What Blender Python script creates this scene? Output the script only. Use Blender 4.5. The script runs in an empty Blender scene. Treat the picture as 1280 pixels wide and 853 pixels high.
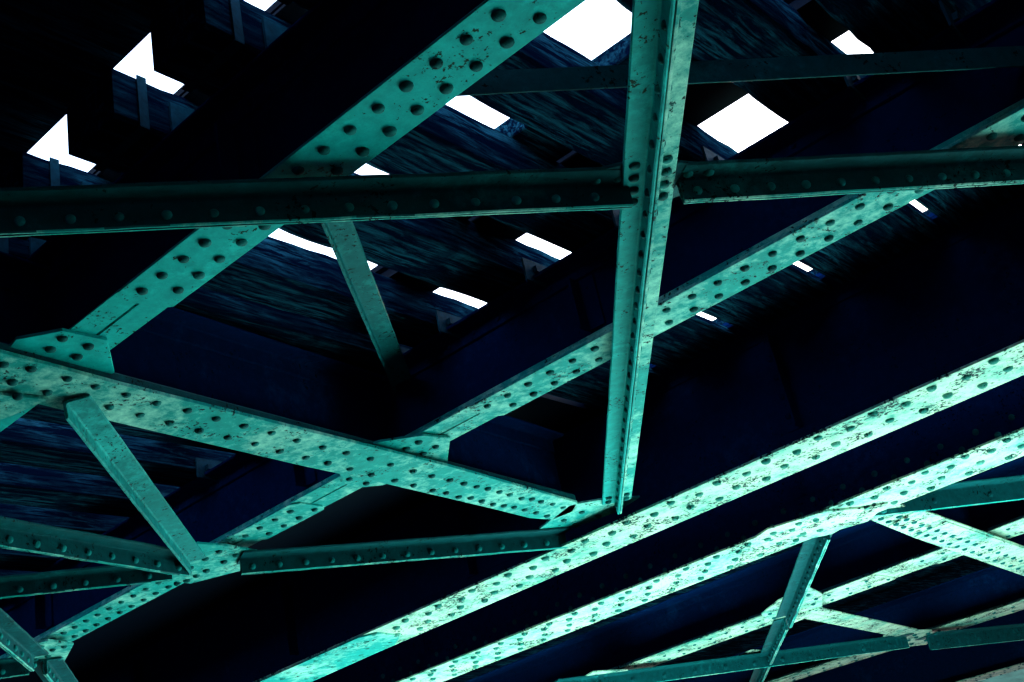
import bpy, bmesh, math, random
from mathutils import Vector, Matrix
random.seed(7)
S = bpy.context.scene
C = S.collection

# ---------------------------------------------------------------- camera
# Axes of the bridge in camera terms (x right, y down, z forward), recovered from the
# vanishing points: X runs along the bridge, Y across it, Z up.  Camera at the origin.
RX = (0.73388474, -0.41632012, -0.53674086)
RY = (0.65103375, 0.20562269, 0.73066707)
RZ = (-0.1938253, -0.88566182, 0.42194181)
F = 1485.78
cam_d = bpy.data.cameras.new('camera'); cam = bpy.data.objects.new('camera', cam_d); C.objects.link(cam)
cam_d.sensor_width = 36; cam_d.lens = F / 1280 * 36; cam_d.clip_start = 0.05; cam_d.clip_end = 2000
m = Matrix(((RX[0], -RX[1], -RX[2]), (RY[0], -RY[1], -RY[2]), (RZ[0], -RZ[1], -RZ[2]))).to_4x4()
cam.matrix_world = m
S.camera = cam

# ---------------------------------------------------------------- light
EL, AZ = math.radians(12.5), math.radians(100)       # AZ: angle from +X towards +Y where the sun stands
w = bpy.data.worlds.new('World'); S.world = w; w.use_nodes = True
nt = w.node_tree; bg = nt.nodes['Background']
sky = nt.nodes.new('ShaderNodeTexSky'); sky.sky_type = 'NISHITA'; sky.sun_disc = False
sky.sun_elevation = EL; sky.sun_rotation = math.pi / 2 - AZ
nt.links.new(sky.outputs[0], bg.inputs[0]); bg.inputs[1].default_value = 0.05
sun_d = bpy.data.lights.new('sun', 'SUN'); sun_d.energy = 5; sun_d.angle = math.radians(0.5); sun_d.color = (1, .95, .88)
sun = bpy.data.objects.new('sun', sun_d); C.objects.link(sun)
sd = Vector((math.cos(EL) * math.cos(AZ), math.cos(EL) * math.sin(AZ), math.sin(EL)))
sun.rotation_euler = sd.to_track_quat('Z', 'Y').to_euler()
S.view_settings.view_transform = 'Standard'; S.view_settings.look = 'None'
S.view_settings.exposure = 5.03; S.view_settings.gamma = 1
S.render.engine = 'CYCLES'
S.cycles.max_bounces = 6; S.cycles.diffuse_bounces = 4

# ---------------------------------------------------------------- helpers
def P(x, y, z):
    """point of the bridge at height z whose surveyed sight line is (x, y)"""
    a, b = x - 640, y - 426.5
    d = Vector((RX[0]*a + RX[1]*b + RX[2]*F, RY[0]*a + RY[1]*b + RY[2]*F, RZ[0]*a + RZ[1]*b + RZ[2]*F))
    return d * (z / d.z)

def link(name, bm, mat, parent=None, off=(0, 0, 0)):
    me = bpy.data.meshes.new(name); bmesh.ops.recalc_face_normals(bm, faces=bm.faces)
    bm.to_mesh(me); bm.free(); me.materials.append(mat)
    o = bpy.data.objects.new(name, me); C.objects.link(o)
    if parent is not None:
        me.transform(Matrix.Translation(-Vector(parent.location))); o.parent = parent
    return o

def thing(name, label, cat, loc, group=None):
    o = bpy.data.objects.new(name, None); C.objects.link(o); o.location = loc; o.empty_display_size = .1
    o['label'] = label; o['category'] = cat
    if group: o['group'] = group
    return o

def stuffed(o): o['kind'] = 'stuff'; return o

def prism(bm, pts, z0, z1, bev=0.0):
    """plate of any outline (list of xy) between two heights"""
    n = len(pts)
    area = sum(pts[i][0]*pts[(i+1) % n][1] - pts[(i+1) % n][0]*pts[i][1] for i in range(n))
    if area < 0: pts = list(reversed(pts))
    lo = [bm.verts.new((p[0], p[1], z0)) for p in pts]; hi = [bm.verts.new((p[0], p[1], z1)) for p in pts]
    fl = bm.faces.new(lo[::-1]); bm.faces.new(hi)
    for i in range(n):
        bm.faces.new((lo[i], lo[(i+1) % n], hi[(i+1) % n], hi[i]))
    if bev:
        bmesh.ops.bevel(bm, geom=list(fl.edges), offset=bev, segments=2, affect='EDGES', profile=.6)
    return bm

def extrude(bm, prof, a, b, cuts=1, jitter=0.0):
    """profile (side, up) swept from a to b; side is horizontal, right of the direction a->b"""
    a, b = Vector(a), Vector(b); d = (b - a).normalized(); up = Vector((0, 0, 1))
    s = d.cross(up).normalized(); u = s.cross(d).normalized()
    rings = []
    for k in range(cuts + 1):
        p = a.lerp(b, k / cuts); jr = (random.uniform(-jitter, jitter), random.uniform(-jitter, jitter)) if 0 < k < cuts else (0, 0)
        rings.append([bm.verts.new(p + s*(q[0] + jr[0]) + u*(q[1] + jr[1])) for q in prof])
    n = len(prof)
    for k in range(cuts):
        for i in range(n):
            bm.faces.new((rings[k][i], rings[k][(i+1) % n], rings[k+1][(i+1) % n], rings[k+1][i]))
    bm.faces.new(rings[0][::-1]); bm.faces.new(rings[-1])
    return bm

def box_prof(x0, x1, z0, z1, b=0.0):
    if not b: return [(x0, z0), (x1, z0), (x1, z1), (x0, z1)]
    return [(x0+b, z0), (x1-b, z0), (x1, z0+b), (x1, z1-b), (x1-b, z1), (x0+b, z1), (x0, z1-b), (x0, z0+b)]

def ell(w_, h_, t, sx=1, up=-1, r=.008):
    """rolled angle: heel at 0,0; horizontal leg towards sx, vertical leg towards up, soft toes and fillet"""
    p = [(0, 0), (w_, 0), (w_, t*.5), (w_ - t*.35, t), (t + r, t), (t + r*.3, t + r*.3), (t, t + r), (t, h_ - t*.35), (t*.5, h_), (0, h_)]
    return [(x*sx, z*up) for x, z in p]

# rivets -------------------------------------------------------------
_rv = {}
def rivet_mesh(r, mat):
    if mat in (TEAL, MID): mat = HEAD; r *= 1.12
    if mat == PALE: mat = HEADP; r *= 1.15
    if mat == BAR: mat = BAR2
    k = (round(r, 4), mat.name)
    if k in _rv: return _rv[k]
    bm = bmesh.new(); rings = []
    seg = 12
    for rr, zz in ((1.0, .004), (.99, -.22*r), (.84, -.50*r), (.50, -.70*r)):
        rings.append([bm.verts.new((r*rr*math.cos(t*2*math.pi/seg), r*rr*math.sin(t*2*math.pi/seg), zz)) for t in range(seg)])
    for a, b in zip(rings, rings[1:]):
        for i in range(seg): bm.faces.new((a[i], a[(i+1) % seg], b[(i+1) % seg], b[i]))
    c = bm.verts.new((0, 0, -.76*r))
    for i in range(seg): bm.faces.new((rings[-1][i], rings[-1][(i+1) % seg], c))
    bmesh.ops.recalc_face_normals(bm, faces=bm.faces)
    for f in bm.faces: f.smooth = True
    me = bpy.data.meshes.new('rivet'); bm.to_mesh(me); bm.free(); me.materials.append(mat)
    _rv[k] = me
    return me

count = {}
def rivet(parent, p, r, mat, axis=None):
    """one rivet head; axis = the way the head points (default down)"""
    n = count.get(parent.name, 0)
    if n >= 300: return
    count[parent.name] = n + 1
    o = bpy.data.objects.new('rivet', rivet_mesh(r, mat)); C.objects.link(o); o.parent = parent
    par = Vector(parent.location)
    o.location = Vector(p) - par + Vector((random.uniform(-.0015, .0015), random.uniform(-.0015, .0015), 0))
    ax = Vector(axis) if axis is not None else Vector((0, 0, -1))
    ax = (ax + Vector([random.uniform(-.05, .05) for _ in range(3)])).normalized()
    q = ax.to_track_quat('-Z', 'Y'); o.rotation_euler = q.to_euler()
    s = random.uniform(.93, 1.07); o.scale = (s, s, s * random.uniform(.85, 1.1))

def far_rivets(parent, pts, r, mat, axis=(0, 0, -1)):
    mat = {TEAL: HEAD, MID: HEAD, PALE: BARK}.get(mat, mat)
    bm = bmesh.new(); ax = Vector(axis); q = ax.to_track_quat('-Z', 'Y')
    for p in pts:
        v = []
        for rr, zz in ((1, 0), (.8, -.45*r)):
            v.append([bm.verts.new(Vector(p) + q @ Vector((r*rr*math.cos(t*math.pi/3), r*rr*math.sin(t*math.pi/3), zz))) for t in range(6)])
        for i in range(6): bm.faces.new((v[0][i], v[0][(i+1) % 6], v[1][(i+1) % 6], v[1][i]))
        c = bm.verts.new(Vector(p) + q @ Vector((0, 0, -.7*r)))
        for i in range(6): bm.faces.new((v[1][i], v[1][(i+1) % 6], c))
    return stuffed(link('rivet', bm, mat, parent))

def row(parent, a, b, pitch, r, mat, start=0.5, axis=None, skip=None):
    a, b = Vector(a), Vector(b); L = (b - a).length; t = pitch * start
    while t < L:
        p = a.lerp(b, t / L)
        if skip is None or not skip(p): rivet(parent, p, r, mat, axis)
        t += pitch

# ---------------------------------------------------------------- materials
def newmat(name):
    M = bpy.data.materials.new(name); M.use_nodes = True
    t = M.node_tree; b = t.nodes['Principled BSDF']
    return M, t, b
def N(t, kind, **kw):
    n = t.nodes.new(kind)
    for k, v in kw.items():
        if k in n.inputs.keys() if hasattr(n.inputs, 'keys') else False: n.inputs[k].default_value = v
        else: setattr(n, k, v)
    return n
def ramp(t, src, stops):
    r = t.nodes.new('ShaderNodeValToRGB'); e = r.color_ramp.elements
    while len(e) > 1: e.remove(e[-1])
    e[0].position, e[0].color = stops[0][0], (*stops[0][1], 1)
    for p, c in stops[1:]:
        x = e.new(p); x.color = (*c, 1)
    t.links.new(src, r.inputs[0]); return r
def mix(t, fac, a, b, mode='MIX'):
    n = t.nodes.new('ShaderNodeMixRGB'); n.blend_type = mode
    for i, v in enumerate((fac, a, b)):
        if isinstance(v, (int, float)): n.inputs[i].default_value = v
        elif isinstance(v, tuple): n.inputs[i].default_value = (*v, 1)
        else: t.links.new(v, n.inputs[i])
    return n.outputs[0]
def noise(t, co, scale, detail=6, rough=.6, dist=0.0, sx=None):
    n = t.nodes.new('ShaderNodeTexNoise'); n.inputs['Scale'].default_value = scale; n.inputs['Detail'].default_value = detail
    n.inputs['Roughness'].default_value = rough; n.inputs['Distortion'].default_value = dist
    if sx:
        mp = t.nodes.new('ShaderNodeMapping'); mp.inputs['Scale'].default_value = sx; t.links.new(co, mp.inputs[0]); co = mp.outputs[0]
    t.links.new(co, n.inputs['Vector']); return n.outputs[0]

def paint(name, base, chalk, rust, chalk_lo=.5, chalk_hi=.62, chip=.68, bump=.35, stretch=(1, 1, 1), spec=.05):
    """weathered oil paint on old steel: mottled coat, chalky patches, flaked chips, grime runs"""
    M, t, b = newmat(name)
    tc = t.nodes.new('ShaderNodeNewGeometry').outputs['Position']
    n1 = noise(t, tc, 2.2, 5, .6); n2 = noise(t, tc, 17, 9, .72, .15); n3 = noise(t, tc, 48, 5, .7, sx=stretch); n4 = noise(t, tc, 160, 3, .6)
    dark = tuple(v * .62 for v in base)
    col = mix(t, ramp(t, n2, [(.35, (0, 0, 0)), (.7, (1, 1, 1))]).outputs[0], dark, base)
    # chalk: large areas modulated by finer noise
    cm = mix(t, .45, n1, n2)
    col = mix(t, ramp(t, cm, [(chalk_lo, (0, 0, 0)), (chalk_hi, (1, 1, 1))]).outputs[0], col, chalk)
    # fine speckle of the coat
    col = mix(t, ramp(t, n4, [(.3, (.35, .35, .35)), (.5, (0, 0, 0))]).outputs[0], col, dark)
    # flaked chips and pits
    cl = noise(t, tc, 6, 3, .5)
    chips = mix(t, 1.0, n3, ramp(t, cl, [(.42, (0, 0, 0)), (.62, (.16, .16, .16))]).outputs[0], 'ADD')
    cf = ramp(t, chips, [(chip, (0, 0, 0)), (chip + .025, (1, 1, 1))])
    col = mix(t, cf.outputs[0], col, rust)
    # broader grime
    g = noise(t, tc, 3.7, 8, .7, 1.2)
    col = mix(t, ramp(t, g, [(.56, (0, 0, 0)), (.72, (.75, .75, .75))]).outputs[0], col, tuple(v*.5 + r*.3 for v, r in zip(base, rust)))
    t.links.new(col, b.inputs['Base Color']); b.inputs['Roughness'].default_value = .62; b.inputs['Specular IOR Level'].default_value = .25
    b.inputs['Specular IOR Level'].default_value = spec
    bp = t.nodes.new('ShaderNodeBump'); bp.inputs['Strength'].default_value = bump; bp.inputs['Distance'].default_value = .003
    hh = mix(t, .5, n3, cf.outputs[0], 'SUBTRACT')
    t.links.new(mix(t, .35, hh, n4), bp.inputs['Height']); t.links.new(bp.outputs[0], b.inputs['Normal'])
    return M

RUST = (.003, .022, .026)
TEAL = paint('teal_paint', (.001, .50, .48), (.010, .62, .58), (.004, .035, .02), .56, .68, .72)
MID = paint('faded_teal_paint', (.004, .40, .37), (.40, .74, .60), RUST, .48, .64, .70, .45, (1, 1, 1))
PALE = paint('chalky_pale_paint', (.12, .50, .40), (.56, .66, .50), (.002, .028, .032), .40, .55, .635, .5, (1, 1, 1))
BAR = paint('shaded_brace_paint', (.002, .09, .105), (.005, .16, .17), (.002, .012, .012), .55, .66, .72)  # darker copy for the braces, their shade put into the colour
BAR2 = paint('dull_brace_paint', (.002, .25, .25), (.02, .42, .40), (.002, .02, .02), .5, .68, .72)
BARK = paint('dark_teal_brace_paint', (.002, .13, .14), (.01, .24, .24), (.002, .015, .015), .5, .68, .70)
WEB2 = paint('brightened_web_paint', (.004, .040, .20), (.008, .07, .26), (.001, .008, .04), .55, .7, .72, .25, spec=0)  # brighter web copy, light missing on this web painted into the blue
WEB = paint('shaded_steel_paint', (.0009, .012, .062), (.0015, .024, .09), (.0006, .005, .018), .55, .7, .74, .25, spec=0)  # shade of the unlit webs painted in as near-black navy
HEAD = paint('grimy_rivet_paint', (.002, .13, .13), (.02, .32, .30), (.002, .02, .02), .5, .66, .7, .3)
HEADP = paint('chalky_rivet_paint', (.03, .26, .22), (.2, .50, .40), (.004, .03, .03), .5, .66, .66, .3)

def timber(name, c0, c1):
    M, t, b = newmat(name)
    tc = t.nodes.new('ShaderNodeTexCoord').outputs['Object']
    g = noise(t, tc, 34, 10, .75, .5, sx=(1, .08, 1)); k = noise(t, tc, 5, 6, .6, 1.0, sx=(1, .3, 1))
    g2 = noise(t, tc, 90, 4, .6, 0, sx=(1, .04, 1))
    col = mix(t, ramp(t, g, [(.46, (0, 0, 0)), (.62, (1, 1, 1))]).outputs[0], c0, c1)
    col = mix(t, ramp(t, k, [(.42, (.85, .85, .85)), (.62, (0, 0, 0))]).outputs[0], col, c0)
    col = mix(t, ramp(t, g2, [(.6, (0, 0, 0)), (.7, (1, 1, 1))]).outputs[0], col, tuple(v*.4 for v in c0))
    t.links.new(col, b.inputs['Base Color']); b.inputs['Roughness'].default_value = .8; b.inputs['Specular IOR Level'].default_value = 0
    bp = t.nodes.new('ShaderNodeBump'); bp.inputs['Strength'].default_value = .8; bp.inputs['Distance'].default_value = .008
    t.links.new(mix(t, .4, g, g2), bp.inputs['Height']); t.links.new(bp.outputs[0], b.inputs['Normal'])
    return M
WOOD = timber('creosoted_timber', (.0005, .003, .012), (.016, .095, .150))
def plain(name, col, rough=.6, metal=0, sc=9, var=.5):
    M, t, b = newmat(name); tc = t.nodes.new('ShaderNodeNewGeometry').outputs['Position']
    n = noise(t, tc, sc, 7, .65)
    c = mix(t, ramp(t, n, [(.35, (0, 0, 0)), (.68, (1, 1, 1))]).outputs[0], tuple(v*(1-var) for v in col), col)
    t.links.new(c, b.inputs['Base Color']); b.inputs['Roughness'].default_value = rough; b.inputs['Metallic'].default_value = metal; b.inputs['Specular IOR Level'].default_value = .03
    return M
STEEL = plain('bare_blue_steel', (.003, .045, .075), .7, 0, 30)
RAIL = plain('rail_steel', (.0008, .003, .010), .6, 0, 20)
GROUND = plain('dark_wet_soil', (.004, .008, .012), .9, 0, 1.5)
BOUNCE = plain('pale_bounce_ground', (.27, .60, .59), .9, 0, .7, .15)  # reflector colour for the added patch that throws light upward

# ---------------------------------------------------------------- the setting
GZ = -1.6
def sheet(name, pts, z, mat):
    bm = bmesh.new(); bm.faces.new([bm.verts.new((x, y, z)) for x, y in pts]); o = link(name, bm, mat); o['kind'] = 'structure'; return o
sheet('ground', [(-900, -900), (900, -900), (900, 900), (-900, 900)], GZ, GROUND)
sheet('bounce_patch', [(-9.5, 5.2), (1.3, 5.2), (1.3, 11.3), (-9.5, 11.3)], GZ + .006, BOUNCE)  # invented pale patch, added to bounce sunlight onto the undersides
bm = bmesh.new()   # unseen bank added on the near side to block sky light
for a, b, prof in (((-60, -6, GZ-.2), (60, -6, GZ-.2), [(-3.8, 0), (14, 0), (14, 5.4), (4, 5.4), (-3.6, 4.6)]),):
    extrude(bm, prof, a, b)
o = link('shade_bank', bm, GROUND); o['kind'] = 'structure'
BANK = plain('far_bank_grass', (.05, .12, .08), .9, 0, .4, .6)
bm = bmesh.new(); NX, NY = 60, 10; vs = []
for i in range(NX + 1):
    for j in range(NY + 1):
        h = 14 * math.sin(min(1, j / 6) * math.pi / 2) * (1 + .10*math.sin(i*.9) + .07*math.sin(i*2.3 + 1)) if j < NY else 0
        vs.append(bm.verts.new((-200 + i*6.6, 72 + j*6 + math.sin(i)*1.2, GZ - .3 + h)))
for i in range(NX):
    for j in range(NY):
        a = i*(NY+1) + j; bm.faces.new((vs[a], vs[a+1], vs[a+NY+2], vs[a+NY+1]))
for f in bm.faces: f.smooth = True
o = link('hills', bm, BANK); o['kind'] = 'structure'
for x0, x1, nm in ((-26, -21.95, 'abutment'), (11, 15, 'abutment')):  # unseen end blocks added to close off light along the bridge
    bm = bmesh.new(); prism(bm, [(x0, -4), (x1, -4), (x1, 24), (x0, 24)], GZ-.1, 1.86, 0)
    prism(bm, [((x0 if x0 < 0 else x0+2), -4), ((x1-2 if x0 < 0 else x1), -4), ((x1-2 if x0 < 0 else x1), 24), ((x0 if x0 < 0 else x0+2), 24)], 1.86, 2.9, 0)
    o = link(nm, bm, GROUND); o['label'] = 'unseen abutment added to cut light under the %s end of the girders' % ('far left' if x0 < 0 else 'near right'); o['category'] = 'abutment'

# ---------------------------------------------------------------- girders
def line_at(a, b, x):
    t = (x - a.x) / (b.x - a.x); return a.lerp(b, t)

def girder(name, label, e_near, e_far, z, ztop, xr, mat, webmat, rows, pitch, r, stiff, depth_ang=.11, near_rows=True, far=False, group=None, cover=None, topw=None):
    """riveted plate girder. e_near/e_far: two points each of the bottom flange's edges."""
    n0, n1 = line_at(*e_near, xr[0]), line_at(*e_near, xr[1]); f0, f1 = line_at(*e_far, xr[0]), line_at(*e_far, xr[1])
    g = thing(name, label, 'girder', ((n1 + f1) / 2), group)
    t = .016
    bm = bmesh.new(); prism(bm, [n0.xy, n1.xy, f1.xy, f0.xy], z, z + t*.9, .003); link('flange_plate', bm, mat, g)
    c0, c1 = (n0 + f0) / 2, (n1 + f1) / 2; c0.z = c1.z = z + t*.9 + .001
    hw = ((f1 - n1).length / 2) * .9; aw = min(hw, .16)
    for s in (1, -1):       # bottom flange angles
        o_ = Vector((0, s*.008, 0)); bm = bmesh.new()
        extrude(bm, [(x, -zz) for x, zz in ell(aw, depth_ang, .014, -s, -1)], c0 + o_, c1 + o_); link('flange_angle', bm, webmat, g)
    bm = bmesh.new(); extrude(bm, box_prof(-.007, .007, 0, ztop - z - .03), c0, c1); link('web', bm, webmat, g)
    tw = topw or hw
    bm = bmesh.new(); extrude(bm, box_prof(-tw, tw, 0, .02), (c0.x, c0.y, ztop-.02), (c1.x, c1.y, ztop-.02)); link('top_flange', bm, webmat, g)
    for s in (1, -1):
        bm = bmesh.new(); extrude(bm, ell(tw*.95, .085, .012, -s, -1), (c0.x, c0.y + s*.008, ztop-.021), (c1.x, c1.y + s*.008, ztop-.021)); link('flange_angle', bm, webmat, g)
    for xs in stiff:
        c = line_at(c0, c1, xs)
        for s in (-1, 1):
            bm = bmesh.new()
            prism(bm, [(xs-.05, c.y + s*.0085), (xs+.05, c.y + s*.0085), (xs+.05, c.y + s*.02), (xs-.05, c.y + s*.02)], c.z + depth_ang + .002, ztop - .11)
            prism(bm, [(xs+.038, c.y + s*.021), (xs+.05, c.y + s*.021), (xs+.05, c.y + s*min(.1, tw)), (xs+.038, c.y + s*min(.1, tw))], c.z + depth_ang+.002, ztop - .11)
            st = link('stiffener', bm, webmat, g)
            if s < 0:
                zz = c.z + depth_ang + .09
                while zz < ztop - .15:
                    if far: pass
                    else: rivet(g, (xs - .012, c.y - .021, zz), r*.8, webmat, (0, -1, 0))
                    zz += .12
    L = xr[1] - xr[0]
    pts = []
    for fr, ph in rows:
        x = xr[1] - pitch*ph
        while x > xr[0]:
            q = line_at(n0, n1, x).lerp(line_at(f0, f1, x), fr); pts.append(Vector((q.x, q.y, z))); x -= pitch
    return g, (n0, n1, f0, f1), pts, (c0, c1)

def clipq(pts, cond): return [p for p in pts if cond(p)]

# main girder nearest (bands A) -------------------------------------
ZA = 1.90
gA, eA, pA, cA = girder('main_girder', 'pale riveted main girder, the upper of the two wide bright flanges crossing the lower half',
    (P(1280, 428, ZA), P(447, 797, ZA)), (P(1280, 469, ZA), P(495, 806, ZA)), ZA, 2.72, (-21.9, 6), PALE, WEB,
    [(.12, .35), (.26, .86), (.56, .35), (.72, .86)], .332, .023, [-9.4, -7.2, -5.2, -2.6, .2, 2.4], .13, topw=.25)
for p in pA:
    if -9.5 < p.x < -.2: rivet(gA, p, .023, PALE)
y = cA[0].y - .023
for k in range(46): rivet(gA, (-9.5 + k*.2, line_at(*cA, -9.5 + k*.2).y - .0225, ZA + .10), .016, WEB, (0, -1, 0))
# splice plate at the lower left of the flange
sp = [P(290, 868, ZA-.012).xy, P(447, 798, ZA-.012).xy, P(472, 792, ZA-.012).xy, P(500, 795, ZA-.012).xy, P(494, 806, ZA-.012).xy, P(330, 879, ZA-.012).xy]
bm = bmesh.new(); prism(bm, sp, ZA-.013, ZA-.001, .002); link('splice_plate', bm, MID, gA)
# second girder (band B) -------------------------------------
ZB = 1.90
gB, eB, pB, cB = girder('main_girder', 'pale riveted main girder below a dark web, lower of the two wide bright flanges',
    (P(1280, 537, ZB), P(493, 855, ZB)), (P(1280, 570, ZB), P(563, 849, ZB)), ZB, 2.78, (-21.9, 6), PALE, WEB2,
    [(.10, .2), (.26, .7), (.55, .2), (.80, .7)], .27, .0195, [-11.2, -7.35, -3.38, .4], .20, topw=.2)
for p in pB:
    if -11 < p.x < -.7 and count.get(gB.name, 0) < 185: rivet(gB, p, .023, PALE)
for k in range(36):
    x = -9.3 + k*.24; q = line_at(*cB, x)
    rivet(gB, (x, q.y - .0225, ZB + .17), .021, BAR2, (0, -1, 0))
    rivet(gB, (x + .12, q.y - .0225, ZB + .10), .021, BAR2, (0, -1, 0))
# far girder at the lower right corner -------------------------
gC, eC, pC, cC = girder('main_girder', 'distant riveted girder just entering the lower right corner', (Vector((-8, 20.62, 1.9)), Vector((0, 20.62, 1.9))),
    (Vector((-8, 21.5, 1.9)), Vector((0, 21.5, 1.9))), 1.9, 2.9, (-21.9, 6), PALE, WEB, [(.12, 0), (.3, .5), (.7, 0), (.88, .5)], .25, .02, [], .12, far=True, topw=.3)
far_rivets(gC, clipq(pC, lambda p: -12 < p.x < -3), .022, PALE)

# ---------------------------------------------------------------- stringers
def stringer(label, yn, yf, za, ztop, xr, segs, mat, pitch, r, phase, pos=None, stiff=(), small=False, rowf=(.27, .77), pts_edges=None):
    """light I girder under a rail: two bottom angles with a slot, riveted cover plates in segments"""
    cy = (yn(0) + yf(0)) / 2
    def ln(f, x, z): return Vector((x, f(x), z))
    g = thing('stringer', label, 'beam', (xr[1], (yn(xr[1]) + yf(xr[1])) / 2, za), 'stringers under the rails')
    mid = lambda x: (yn(x) + yf(x)) / 2
    for s, fn in ((-1, yn), (1, yf)):
        hw = abs(fn(-5) - mid(-5)) - .006
        bm = bmesh.new(); extrude(bm, [(x, -zz) for x, zz in ell(hw, .08, .010, -s, -1)], (xr[0], mid(xr[0]) + s*.006, za), (xr[1], mid(xr[1]) + s*.006, za))
        link('flange_angle', bm, mat, g)
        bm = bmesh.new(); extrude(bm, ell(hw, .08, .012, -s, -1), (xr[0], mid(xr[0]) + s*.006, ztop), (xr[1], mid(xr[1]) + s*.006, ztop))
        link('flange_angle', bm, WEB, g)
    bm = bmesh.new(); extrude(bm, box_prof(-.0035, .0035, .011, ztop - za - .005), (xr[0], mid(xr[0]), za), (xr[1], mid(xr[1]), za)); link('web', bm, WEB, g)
    n = 0; allp = []
    for (x0, x1, *rest) in segs:
        bm = bmesh.new(); ch = .035
        prism(bm, [(x0, yn(x0) + ch), (x0 + ch, yn(x0) - .006), (x1 - ch, yn(x1) - .006), (x1, yn(x1) + ch), (x1, yf(x1) - ch), (x1 - ch, yf(x1) + .006), (x0 + ch, yf(x0) + .006), (x0, yf(x0) - ch)], za - .009, za - .001, .002)
        link('cover_plate', bm, mat, g)
        for k, fr in enumerate(rowf):
            x = x1 - .045 - (pitch * .5 if k == 0 else 0) * (1 if phase else 0)
            while x > x0 + .03:
                q = Vector((x, yn(x) * (1 - fr) + yf(x) * fr, za - .009)); allp.append(q); x -= pitch
    for xs in stiff:
        for s in (-1, 1):
            bm = bmesh.new(); c = mid(xs)
            prism(bm, [(xs-.045, c + s*.0045), (xs+.045, c + s*.0045), (xs+.045, c + s*.017), (xs-.045, c + s*.017)], za + .095, ztop - .09)
            prism(bm, [(xs-.045, c + s*.018), (xs-.033, c + s*.018), (xs-.033, c + s*.085), (xs-.045, c + s*.085)], za + .095, ztop - .09)
            link('stiffener', bm, WEB, g)
    if small: far_rivets(g, allp, r, mat)
    else:
        for q in allp: rivet(g, q, r, mat)
    # rivets along the near side of the web angles
    if not small:
        x = xr[1] - .1
        while x > xr[0] and count.get(g.name, 0) < 290:
            if -6.5 < x < -.3: rivet(g, (x, mid(x) - .0165, ztop - .045), .014, WEB, (0, -1, 0))
            x -= .16
    return g

ZC = 2.06
C_n = lambda x: 1.995; C_f = lambda x: 2.195
stringer('teal riveted stringer nearest the camera, its wide flange crossing the top left of the picture', C_n, C_f, ZC, 2.49, (-21.9, 4), [(-3.03, 4.0), (-6.2, -4.2), (-11, -6.6)], TEAL, .116, .0175, 1, stiff=(-2.4, -5.2))
def lin(p, q): return lambda x: p.y + (x - p.x) * (q.y - p.y) / (q.x - p.x)
D_n = lambda x: 3.895 - .012*(x + 3); D_f = lambda x: 4.115 - .008*(x + 3) 
stringer('long riveted stringer running unbroken through the middle under the second rail', lambda x: 3.895, lambda x: 4.115, ZC, 2.49, (-21.9, 4), [(-3.20, 4.0), (-4.98, -4.43), (-12, -5.5)], MID, .1275, .0165, 1, stiff=(-2.47, -4.4, -7))
# stringers of the neighbouring span, seen small below band B
d2n, d2f = (P(850, 808, ZC), P(1139, 700, ZC)), (P(850, 820, ZC), P(1139, 716, ZC))
yn2 = lin(*d2n); yf2 = lin(*d2f)
stringer('small pale stringer of the neighbouring span crossing the arrow shaped gusset', yn2, yf2, ZC, 2.55, (-21.9, 3), [(-3.9, 2.8), (-21, -4.3)], PALE, .21, .022, 1, small=True)
d3n, d3f = (P(965, 853, ZC), P(1280, 750, ZC)), (P(985, 853, ZC), P(1280, 761, ZC))
yn3 = lin(*d3n); yf3 = lin(*d3f)
stringer('farthest small pale stringer near the lower right corner', yn3, yf3, ZC, 2.55, (-21.9, 3), [(-4.3, 2.8), (-21, -4.45)], PALE, .25, .024, 1, small=True)

# ---------------------------------------------------------------- floor beams
def floor_beam(label, near, far_, z, ztop, plates, mat, rivs, webx=None, small=False, rr=.0165, sc=1.0):
    """near/far: pairs of points of the +x and -x edges. Beam runs along Y with deep web."""
    a0, a1 = near; b0, b1 = far_
    c0, c1 = (a0 + b0) / 2, (a1 + b1) / 2
    g = thing('floor_beam', label, 'beam', (c0.x, c0.y, z), 'cross beams between the girders')
    t = .014 * sc
    bm = bmesh.new(); prism(bm, [p.xy for p in plates[0]], z, z + t, .004); link('flange_plate', bm, mat, g)
    for k, pl in enumerate(plates[1:]):
        bm = bmesh.new(); prism(bm, [p.xy for p in pl], z - .012*(k+1)*sc, z - .001 - .012*k*sc, .002); link('cover_plate', bm, mat, g)
    # heavy rounded lip of the flange angle on the near edge
    d = (a1 - a0).normalized()
    bm = bmesh.new(); extrude(bm, box_prof(-.03, .006, t + .001, t + .05, .012), (a0.x-.03, a0.y, z), (a1.x-.03, a1.y, z)); link('flange_angle', bm, BAR, g)
    c0 = Vector((c0.x, c0.y, z + t + .002)); c1 = Vector((c1.x, c1.y, z + t + .002))
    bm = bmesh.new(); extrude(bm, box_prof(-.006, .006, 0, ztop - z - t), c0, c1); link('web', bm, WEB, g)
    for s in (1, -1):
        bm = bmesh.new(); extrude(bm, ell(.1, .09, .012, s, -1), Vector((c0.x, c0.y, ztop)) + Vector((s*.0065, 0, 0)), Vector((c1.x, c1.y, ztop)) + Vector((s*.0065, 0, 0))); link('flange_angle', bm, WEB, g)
    if small: far_rivets(g, rivs, rr, mat)
    else:
        for p in rivs: rivet(g, p, rr, mat)
    return g

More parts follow.
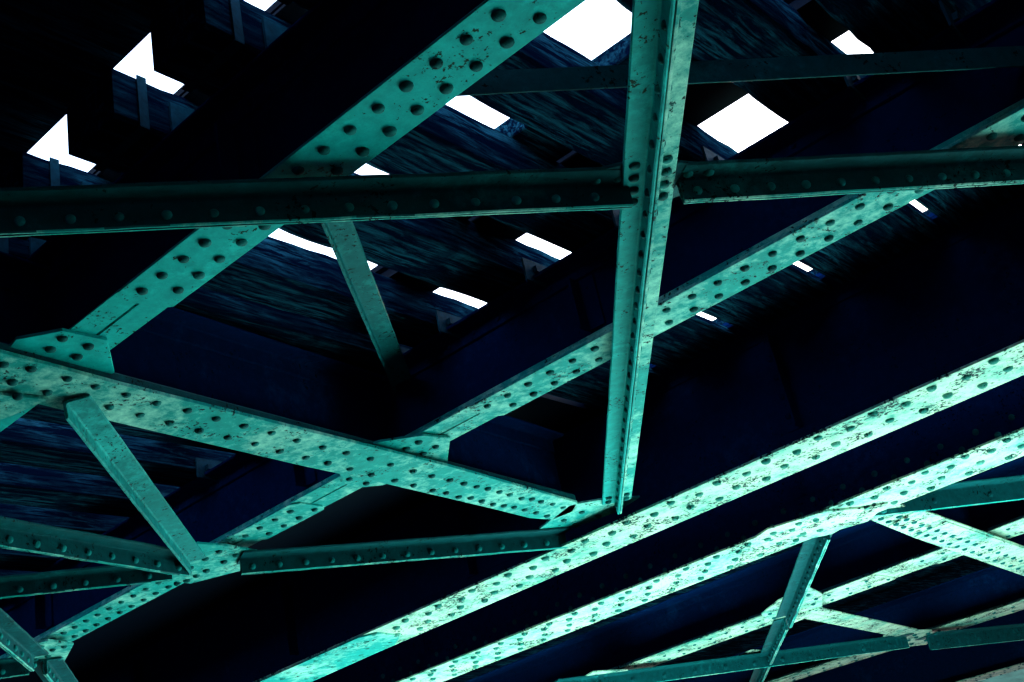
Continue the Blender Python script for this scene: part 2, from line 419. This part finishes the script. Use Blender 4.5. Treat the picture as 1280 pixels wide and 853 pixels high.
ZE = 2.0
def px(l, z): return [P(x, y, z) for x, y in l]
En = px([(-140, 405), (725, 628)], ZE); Ef = px([(-140, 478), (690, 652)], ZE)
riv = []
def zl(o, s, l): return [(o[0] + x/s, o[1] + y/s) for x, y in l]
s_ = 2.942
up = [(-22, 446)] + [(5, 455)] + zl((0, 280), s_, [(115, 532), (247, 568), (352, 597), (465, 628), (577, 657), (690, 685), (797, 715), (897, 741), (1000, 768), (1093, 795), (1187, 820)]) + [(433, 566)]
up += zl((420, 563), s_, [(127, 30), (200, 52), (285, 75), (353, 93), (420, 108), (470, 120), (517, 133), (558, 140), (600, 152), (640, 162), (682, 175), (720, 178), (755, 187), (797, 197), (835, 210)])
lo = zl((0, 280), s_, [(-60, 552), (45, 580), (175, 618), (283, 642), (402, 672), (516, 702), (626, 730), (733, 758), (836, 784), (937, 808), (1030, 834), (1125, 858)]) + zl((420, 563), s_, [(-30, 45), (52, 68), (130, 88), (217, 110), (285, 127), (355, 146), (405, 155), (452, 170), (495, 174), (537, 185), (577, 197), (617, 203), (655, 208), (693, 218), (735, 228), (777, 240)])
plE = px([(-140, 405), (0, 441), (150, 481), (350, 531), (560, 583), (722, 629), (716, 640), (690, 650), (662, 648), (615, 636), (560, 623), (470, 602), (380, 583), (200, 541), (0, 494), (-140, 462)], ZE)
eE = floor_beam('long riveted cross beam slanting from the left edge down to the bright main girder', (En[0], En[1]), (Ef[0], Ef[1]), ZE, 2.46,
    [plE], MID, [P(x, y, ZE) for x, y in up + lo])
# next cross beam, seen through at the bottom left corner (dim)
# neighbouring span's cross beam: stepped cover plates
E2n = px([(1142, 633), (1300, 693)], ZE); E2f = px([(1088, 650), (1300, 727)], ZE)
pl0 = px([(1060, 638), (1105, 624), (1330, 704), (1330, 738), (1142, 672), (1088, 650)], ZE)
pl1 = px([(1110, 659), (1150, 637), (1330, 702), (1330, 735), (1142, 671)], ZE-.012)
pl2 = px([(1143, 672), (1183, 653), (1330, 703), (1330, 733), (1200, 689)], ZE-.024)
r2 = []
for k in range(22):
    t = k / 21
    for f, ln in ((.25, 0), (.75, 1)):
        x0 = 1095 + t*200; yt = 629 + (x0 - 1095)*.36; yb = 652 + (x0-1088)*.365
        r2.append(P(x0 + (6 if ln else 0), yt + (yb - yt)*f, ZE-.024))
eE2 = floor_beam('pale cross beam with stepped cover plates below the second main girder at right', (P(1105, 624, ZE), P(1330, 704, ZE)), (P(1060, 640, ZE), P(1330, 738, ZE)), ZE, 2.5,
    [pl0, pl1, pl2], PALE, r2, small=True, rr=.026, sc=1.0)

# ---------------------------------------------------------------- lateral bracing: double angles, stem down
def tee(name, label, a, b, z, mat, w_=.085, h_=.09, riv_pitch=.13, phase=.4, rr=.015, end_riv=(), small=False, rivmat=None, group='lateral braces under the stringers', flange_pts=(), side_off=0):
    """a,b: centre line of the heel; flanges at height z, stem hanging below"""
    a = Vector((a[0], a[1], z)); b = Vector((b[0], b[1], z))
    g = thing(name, label, 'brace', a, group)
    d = (b - a).normalized(); s = d.cross(Vector((0, 0, 1))).normalized()
    for sg in (1, -1):
        bm = bmesh.new(); prof = ell(w_, h_, .011, sg, -1)
        prof = [(x + sg*.0025, zz + .011) for x, zz in prof]
        extrude(bm, prof, a, b, cuts=24, jitter=.0012); link('angle_bar', bm, mat, g)
    L = (b - a).length; t = riv_pitch*phase; pts = []
    while t < L:
        for sg in (1, -1): pts.append((a + d*t + s*sg*.0135 + Vector((0, 0, -h_*.52)), s*sg))
        t += riv_pitch
    if small:
        for sg in (1, -1): far_rivets(g, [p for p, ax in pts if ax.dot(s)*sg > 0], rr, mat, s*sg)
    else:
        for p, ax in pts: rivet(g, p, rr, mat, ax)
    for t_, sg in flange_pts:
        rivet(g, a + d*t_ + s*sg*w_*.55, rr*1.1, mat)
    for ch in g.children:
        if ch.name.startswith('angle_bar') and mat == BAR:      # bright lower edge of the stem, a highlight painted in
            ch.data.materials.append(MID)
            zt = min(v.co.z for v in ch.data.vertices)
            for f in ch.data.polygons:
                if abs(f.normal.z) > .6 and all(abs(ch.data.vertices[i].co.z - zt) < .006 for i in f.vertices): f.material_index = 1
    return g, d, s

ZL = 1.985
def heel(pts): return [P(x, y, ZL) for x, y in pts]
V0 = P(841, -60, ZL); V0 = P(845, -90, ZL); Vc = P(814, 222, ZL); V1 = P(771, 628, ZL)
dV = (V1 - P(834, 0, ZL)).normalized()
Va = P(834, 0, ZL) - dV*1.2
gV, dVv, sV = tee('lateral_brace', 'bright upright double angle brace standing in front of all others from top edge to girder', Va, V1, ZL, MID, .086, .085, .135, .2, .013)
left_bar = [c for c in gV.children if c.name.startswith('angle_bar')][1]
left_bar.data.materials[0] = TEAL; left_bar['label'] = 'left angle of the brace, its shade painted as deeper teal'  # stem's shade on this leg put into the paint colour
L0 = (P(801, 205, ZL) - Va).dot(dV)
for k in range(4):
    for sg in (-1, 1): rivet(gV, Va + dV*(L0 + k*.072) + sV*sg*.052 + Vector((0, 0, 0)), .017, MID)
for k in range(2):
    for sg in (-1, 1): rivet(gV, V1 - dV*(.05 + k*.075) + sV*sg*.052, .017, MID)
# H : broken at V, two pieces
def tee_px(label, a, b, z, mat, off=0, **kw): return tee('lateral_brace', label, P(*a, z), P(*b, z), z, mat, **kw)
# H's heel line: between flange strip and stem
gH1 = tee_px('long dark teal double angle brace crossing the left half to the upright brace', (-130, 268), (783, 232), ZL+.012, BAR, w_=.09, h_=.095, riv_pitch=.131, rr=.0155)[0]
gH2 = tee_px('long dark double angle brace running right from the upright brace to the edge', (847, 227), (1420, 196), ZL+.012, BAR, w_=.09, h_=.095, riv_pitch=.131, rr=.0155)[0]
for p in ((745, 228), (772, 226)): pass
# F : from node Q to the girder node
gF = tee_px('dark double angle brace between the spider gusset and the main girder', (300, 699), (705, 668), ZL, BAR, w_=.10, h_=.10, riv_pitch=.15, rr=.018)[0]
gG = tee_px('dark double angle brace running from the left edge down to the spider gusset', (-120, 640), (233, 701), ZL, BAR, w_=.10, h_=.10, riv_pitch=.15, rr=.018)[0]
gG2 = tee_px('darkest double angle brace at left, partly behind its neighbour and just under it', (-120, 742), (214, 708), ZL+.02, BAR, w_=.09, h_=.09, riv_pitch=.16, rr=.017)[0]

# single angles ------------------------------------------------------
def single(label, a, b, z0, z1, mat, w_, h_, sx, name='sway_brace', cat='brace', tilt=0):
    a = P(*a, z0); b = P(*b, z1)
    g = thing(name, label, cat, a); bm = bmesh.new()
    prof = ell(w_, h_, .011, sx, -1)
    if tilt:
        c_, s__ = math.cos(tilt), math.sin(tilt); prof = [(x*c_ - z*s__, x*s__ + z*c_) for x, z in prof]
    extrude(bm, prof, a, b, cuts=20, jitter=.001); link('angle_bar', bm, mat, g)
    return g
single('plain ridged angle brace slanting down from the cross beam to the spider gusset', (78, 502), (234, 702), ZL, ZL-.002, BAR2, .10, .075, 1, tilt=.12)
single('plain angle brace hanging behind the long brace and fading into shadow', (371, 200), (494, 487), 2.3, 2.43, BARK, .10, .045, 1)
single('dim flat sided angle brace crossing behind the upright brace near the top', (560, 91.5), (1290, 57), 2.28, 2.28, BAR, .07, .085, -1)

# ---------------------------------------------------------------- gusset plates
def gusset(label, outline, z, mat, rivs, r=.0165, t=.012, small=False):
    pts = [P(x, y, z) for x, y in outline]; c = sum(pts, Vector()) / len(pts)
    g = thing('gusset_plate', label, 'gusset plate', c, 'gusset plates joining the braces')
    bm = bmesh.new(); prism(bm, [p.xy for p in pts], z, z + t, .0025); link('plate', bm, mat, g)
    if small: far_rivets(g, [P(x, y, z) for x, y in rivs], r, mat)
    else:
        for x, y in rivs: rivet(g, P(x, y, z), r, mat)
    return g
gusset('teal gusset plate at the left end of the nearest stringer above the long cross beam', [(20, 425), (78, 414), (134, 426), (143, 466), (120, 480), (-10, 460)], 2.046, TEAL,
    zl((0, 280), s_, [(230, 420), (325, 448), (185, 460), (283, 487)]), .0175)
gusset('gusset plate just below the long cross beam, cut off by the left edge', [(-40, 490), (60, 500), (14, 520), (-40, 540)], 1.984, MID, [(23, 495)], .0175)
gusset('bright gusset plate above the cross beam in the centre where the stringer passes it', [(474, 553), (528, 545), (563, 548), (559, 580), (540, 590), (440, 565)], 2.040, MID,
    zl((420, 563), s_, [(242, -38), (-1000, 0)])[:0] + zl((400, 480), 4.0, [(493, 290), (578, 313), (433, 322), (517, 347)]), .0165)
gusset('bright gusset plate below the cross beam in the centre with two rivets', [(424, 592), (440, 585), (500, 600), (478, 607), (448, 610), (432, 606)], 2.040, MID,
    zl((400, 480), 4.0, [(148, 474), (233, 496)]), .0165)
gusset('large star shaped teal gusset plate where five braces meet at lower left', [(216, 700), (236, 684), (247, 680), (285, 683), (322, 690), (300, 696), (300, 714), (238, 730), (218, 727), (205, 716)], 2.0, MID,
    zl((180, 560), 4.738, [(255, 590), (278, 617), (443, 612), (545, 632), (363, 655), (473, 673), (370, 724), (310, 755), (255, 784), (195, 802), (275, 707)]), .0175)
gusset('gusset plate behind the foot of the upright brace on the main girder', [(674, 662), (712, 632), (752, 625), (800, 622), (772, 640), (740, 652), (700, 664)], 2.0, MID,
    [(727, 640), (705, 650), (748, 645), (720, 657)], .017)
gusset('small dark triangular gusset plate left of the crossing at the upright brace', [(718, 222), (790, 203), (795, 232), (780, 240)], 2.0, BAR, [(745, 226), (771, 224)], .016)
gusset('small dark triangular gusset plate right of the crossing at the upright brace', [(838, 203), (893, 208), (870, 236), (838, 250)], 2.0, BAR, [(860, 217), (886, 215)], .016)
gusset('dim gusset plate in the lower left corner where three braces meet', [(34, 808), (60, 801), (92, 806), (80, 828), (50, 834), (30, 830), (20, 815)], 2.0, MID,
    [(38, 813), (52, 808), (66, 812), (80, 808), (60, 820), (45, 824), (75, 822)], .0185)
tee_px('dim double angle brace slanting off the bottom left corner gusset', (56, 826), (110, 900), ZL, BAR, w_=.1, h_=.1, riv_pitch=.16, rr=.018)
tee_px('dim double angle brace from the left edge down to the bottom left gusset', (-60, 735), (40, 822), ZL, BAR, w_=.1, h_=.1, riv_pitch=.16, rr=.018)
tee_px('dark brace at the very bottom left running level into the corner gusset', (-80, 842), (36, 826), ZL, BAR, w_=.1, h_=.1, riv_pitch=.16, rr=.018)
# neighbouring span
gusset('pale arrow shaped gusset plate where the small braces cross at lower right', [(952, 768), (972, 752), (1008, 733), (1028, 743), (1028, 764), (990, 780), (958, 781)], 2.0, PALE,
    zl((850, 563), s_, [(330, 600), (345, 615), (420, 590), (450, 600), (490, 565), (500, 585), (470, 530), (500, 545)]), .026, small=True)
gusset('pale square gusset plate at lower right under the end of the plain strut', [(1104, 796), (1122, 789), (1165, 788), (1168, 797), (1158, 806), (1124, 810), (1118, 800)], 2.0, PALE,
    zl((1040, 740), 5.333, [(470, 310), (510, 320), (480, 358), (530, 345), (560, 300), (590, 310), (625, 320), (550, 285), (640, 275), (690, 275), (740, 270)]), .032, small=True)
gusset('pale gusset plate on the second main girder at the head of the small upright brace', [(945, 672), (960, 662), (1030, 640), (1078, 636), (1110, 630), (1085, 652), (1050, 662), (1040, 668), (1000, 676), (960, 690)], 1.885, PALE,
    zl((930, 600), 5.333, [(155, 392), (235, 418), (195, 352), (345, 398), (395, 355), (320, 330), (365, 288), (505, 333), (480, 265)]), .021)
gusset('small pale gusset plate at the bottom edge below the second girder', [(728, 848), (742, 840), (785, 838), (780, 862), (725, 865)], 1.99, PALE, [(745, 845), (757, 843), (769, 842), (752, 851), (765, 850), (777, 849)], .026, small=True)
gusset('pale sliver of gusset plate peeping over the dark brace at the bottom right', [(913, 825), (940, 813), (986, 815), (975, 822)], 2.02, PALE, [], small=True)
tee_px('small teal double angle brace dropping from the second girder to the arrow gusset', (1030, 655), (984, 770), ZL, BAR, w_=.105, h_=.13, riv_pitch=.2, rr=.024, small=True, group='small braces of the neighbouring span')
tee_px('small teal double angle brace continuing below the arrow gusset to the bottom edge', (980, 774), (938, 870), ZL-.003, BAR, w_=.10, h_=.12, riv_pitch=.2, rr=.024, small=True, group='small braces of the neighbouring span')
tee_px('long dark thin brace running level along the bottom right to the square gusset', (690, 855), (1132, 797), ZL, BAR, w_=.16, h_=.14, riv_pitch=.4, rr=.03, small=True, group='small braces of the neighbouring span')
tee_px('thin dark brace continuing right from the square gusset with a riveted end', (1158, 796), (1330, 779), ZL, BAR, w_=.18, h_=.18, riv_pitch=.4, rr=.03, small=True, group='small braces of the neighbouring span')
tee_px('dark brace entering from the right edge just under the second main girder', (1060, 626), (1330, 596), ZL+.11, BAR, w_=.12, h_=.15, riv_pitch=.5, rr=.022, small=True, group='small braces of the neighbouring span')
# plain bright strut K3
a = P(1008, 766, ZL); b = P(1133, 792, ZL)
g = thing('strut', 'plain pale flat strut between the arrow gusset and the square gusset', 'strut', a)
bm = bmesh.new(); extrude(bm, box_prof(-.14, .0, 0, .02, .004), a, b); extrude(bm, box_prof(.003, .14, .004, .02, .004), a, b); link('angle_bar', bm, PALE, g)

# ---------------------------------------------------------------- sleepers, walkway, rails
ZT0, ZT1 = 2.5, 2.7
ties = []
slits = [(-.54, -.395), (-.783, -.628), (-.978, -.806), (-1.182, -.994), (-1.385, -1.198)]
drift = {2: -.015, 3: -.020, 4: -.012}
for lo_, hi_ in slits: ties.append((lo_*ZT0, hi_*ZT1))
ties.append((-.37*ZT0, -.66)); x = -.40
while x < 4: ties.append((x, x + .25)); x += .52
x = -3.60 - .245
while x > -14: ties.append((x, x + .245)); x -= .52
ordw = ['first', 'second', 'third', 'fourth', 'fifth']
seen = {0: 'dark timber sleeper above the largest sky gap beside the upright brace', 1: 'dark timber sleeper between the two widest sky gaps near the top',
        2: 'dark sleeper whose strapped end shows at the top left gap with the notch', 3: 'dark sleeper with its strapped end in the middle hole at upper left',
        4: 'rough grained sleeper with its end in the lowest hole at the left edge', 5: 'dark timber sleeper at the top right beyond the last sky gap'}
YN, YF = 1.80, 4.62
for i, (x0, x1) in enumerate(ties):
    t = thing('railway_sleeper', seen.get(i, 'dark timber railway sleeper lost in shadow across the stringers'), 'railway sleeper', ((x0+x1)/2, YN, ZT0), 'timber sleepers across the stringers')
    bm = bmesh.new(); c = .012
    # section (x,z) with chipped corners, grained in Y
    prof = [(-(x1-x0)/2 + c, 0), ((x1-x0)/2 - c, 0), ((x1-x0)/2, c), ((x1-x0)/2, ZT1-ZT0-c*.6), ((x1-x0)/2 - c*.6, ZT1-ZT0), (-(x1-x0)/2 + c*.6, ZT1-ZT0), (-(x1-x0)/2, ZT1-ZT0-c*.6), (-(x1-x0)/2, c)]
    dr = drift.get(i, 0); xm = (x0+x1)/2
    extrude(bm, prof, (xm, YN + random.uniform(-.012, .012), ZT0), (xm + dr*1.7, YF + random.uniform(-.02, .02), ZT0), cuts=30, jitter=.0045 if i < 12 else 0)
    link('beam', bm, WOOD, t)
    if -6 < x0 < 0:
        # steel strap round the near end
        bm = bmesh.new(); ys = 1.90
        prism(bm, [(x1 + .001, ys), (x1 + .006, ys), (x1 + .006, ys + .035), (x1 + .001, ys + .035)], ZT0 - .004, ZT1 + .004)
        prism(bm, [(x0 - .006, ys), (x1 + .0055, ys), (x1 + .0055, ys + .035), (x0 - .006, ys + .035)], ZT0 - .008, ZT0 - .0042)
        link('strap', bm, STEEL, t)
        # hook cleats bolted to the sleeper beside each stringer
        for yc, zt_, zb_ in ((2.02, ZT0 + .14, ZT0 - .0), (3.85, ZT0 + .075, ZT0 - .04)):
            bm = bmesh.new(); prism(bm, [(x1 + .002, yc), (x1 + .012, yc), (x1 + .012, yc + .18), (x1 + .002, yc + .18)], zb_, zt_, .001)
            cl = link('cleat', bm, STEEL, t)
            bm = bmesh.new(); prism(bm, [(x1 + .0125, yc + .075 + .014*math.cos(q*math.pi/3)) if False else (x1 + .0125 + .02*(q in (1, 2)), yc + .06 + .03*(q in (2, 3))) for q in range(4)], zb_ + .05, zb_ + .08)
            b_ = link('bolt', bm, STEEL); b_.parent = cl; b_.data.transform(Matrix.Translation(-Vector(t.location)))
# walkway boards between the sleepers' far ends and the main girder
sl2 = [-.317, -.521, -.768, -.997, -1.205, -1.42]
WL = ['walkway board at upper right beneath the long brace, by the rightmost tiny sky gap', 'walkway board between the two short sky gaps right of the middle stringer',
      'walkway board between the upright brace and the lower short sky gap beside the stringer', 'walkway board hidden for the most part behind the upright brace', 'walkway board left of the upright brace, above the faint blue gap']
for a_, b_ in zip(sl2, sl2[1:]):
    xl = (b_ + .003) * 2.66; xh = (a_ - .006) * 2.7
    t = thing('walkway_board', WL.pop(0), 'board', ((xl+xh)/2, 5.2, 2.66), 'walkway boards beside the main girder')
    bm = bmesh.new(); extrude(bm, box_prof(-(xh-xl)/2, (xh-xl)/2, 0, .04, .003), ((xl+xh)/2, 4.66, 2.66), ((xl+xh)/2, 5.86, 2.66)); link('plank', bm, WOOD, t)
for x0, x1 in ((-21.9, -1.412*2.7 - .0), (-.317*2.66, 6)):
    t = thing('walkway_board', 'dark walkway decking along the main girder %s' % ('far left' if x0 < -5 else 'at upper right'), 'board', (x0, 5.2, 2.66))
    bm = bmesh.new(); prism(bm, [(x0, 4.66), (x1, 4.66), (x1, 5.86 if x0 > -5 else 5.98), (x0, 5.86 if x0 > -5 else 5.98)], 2.66, 2.70); link('plank', bm, RAIL, t)
# near side walkway, black, along the sleepers' near ends
t = thing('walkway_plank', 'broad black walkway plank along the near ends of the sleepers, top left', 'board', (-3, 1.6, 2.715))
for y0, y1 in ((1.655, 1.83), (1.40, 1.653), (.6, 1.385), (-.6, .59)):
    bm = bmesh.new(); prism(bm, [(-21.9, y0), (6, y0), (6, y1), (-21.9, y1)], 2.712, 2.752, .003); link('plank', bm, WOOD, t)
t = thing('sun_blocker', 'unseen black plate added along the near edge of the walkway to block sun', 'girder', (-4, -.62, 1.9))  # added out of view so the near bank stays in shade
bm = bmesh.new(); prism(bm, [(-21.9, -.625), (6, -.625), (6, -.612), (-21.9, -.612)], 1.9, 3.4); link('web', bm, WEB, t)
bm = bmesh.new(); prism(bm, [(-13, -.80), (4.5, -.80), (4.5, -.44), (-13, -.44)], 1.87, 1.898); link('flange_plate', bm, WEB, t)
t = thing('gap_cover_decking', 'plank decking added over the sleepers to cut sky light, near the upper right corner', 'deck', (2, 3, 2.72))  # planks added to cover sleeper gaps and reduce fill light
for k, yy in enumerate((2.4, 2.72, 3.04)):
    bm = bmesh.new(); prism(bm, [(-.87, yy), (4.5, yy), (4.5, yy+.31), (-.87, yy+.31)], 2.715, 2.76, .003); link('plank', bm, WOOD, t)
bm = bmesh.new(); prism(bm, [(-.87, 3.895), (4.5, 3.895), (4.5, 4.6), (-.87, 4.6)], 2.715, 2.76, .003); link('plank', bm, WOOD, t)
t = thing('sun_blocker', 'black plate added on the edge of the neighbouring deck to stop a sliver of sun', 'girder', (-4, 7.6, 2.9))  # invented upstand, keeps direct sun off the brace below the sleepers
bm = bmesh.new(); prism(bm, [(-21.9, 7.60), (6, 7.60), (6, 7.612), (-21.9, 7.612)], 2.905, 3.55); link('web', bm, WEB, t)
bm = bmesh.new(); prism(bm, [(-21.9, 7.55), (6, 7.55), (6, 7.66), (-21.9, 7.66)], 3.552, 3.57); link('flange_plate', bm, WEB, t)
# running rails
def rail(label, yc):
    g = thing('rail', label, 'rail', (-3, yc, ZT1)); z0 = ZT1 + .012
    half = [(.068, 0), (.068, .010), (.02, .026), (.009, .04), (.009, .115), (.033, .125), (.035, .150), (.027, .158)]
    prof = [(x, z) for x, z in half] + [(-x, z) for x, z in reversed(half)]
    bm = bmesh.new(); extrude(bm, prof, (-13, yc, z0), (4.5, yc, z0)); link('rail_bar', bm, RAIL, g)
    bm = bmesh.new(); prism(bm, [(-13, yc-.12), (4.5, yc-.12), (4.5, yc+.17), (-13, yc+.17)], ZT1 + .001, ZT1 + .0115); link('bearing_strip', bm, RAIL, g)
    return g
rail('steel running rail above the nearest stringer, hidden but for its shadow edge', 2.21); rail('steel running rail closing the ends of the sky gaps above the middle stringer', 3.72)
g = thing('guard_rail', 'dark guard timber laid inside the middle running rail', 'guard rail', (-2.9, 3.4, ZT1 + .001))
bm = bmesh.new(); extrude(bm, box_prof(-.15, .15, 0, .09, .006), (-2.93, 3.42, ZT1 + .001), (-1.25, 3.42, ZT1 + .001)); link('beam', bm, WOOD, g)

# dark deck of the neighbouring span
t = thing('bridge_deck', 'black closed timber deck over the neighbouring span at lower right', 'deck', (-6, 14, 2.56))
y0 = yB = cB[1].y + .02; k = 0
y = 7.65
while y < 21:
    bm = bmesh.new(); prism(bm, [(-21.9, y), (6, y), (6, y + .44), (-21.9, y + .44)], 2.80 + .003*(k % 2), 2.86, .004); link('plank', bm, WOOD, t); y += .445; k += 1
# closing strip between the two spans
t = thing('walkway_plank', 'black longitudinal plank closing the slot between the two main girders', 'board', (-3, 6.8, 2.84))
bm = bmesh.new(); prism(bm, [(-21.9, 6.0), (6, 6.0), (6, 7.64), (-21.9, 7.64)], 2.84, 2.9); link('plank', bm, WOOD, t)
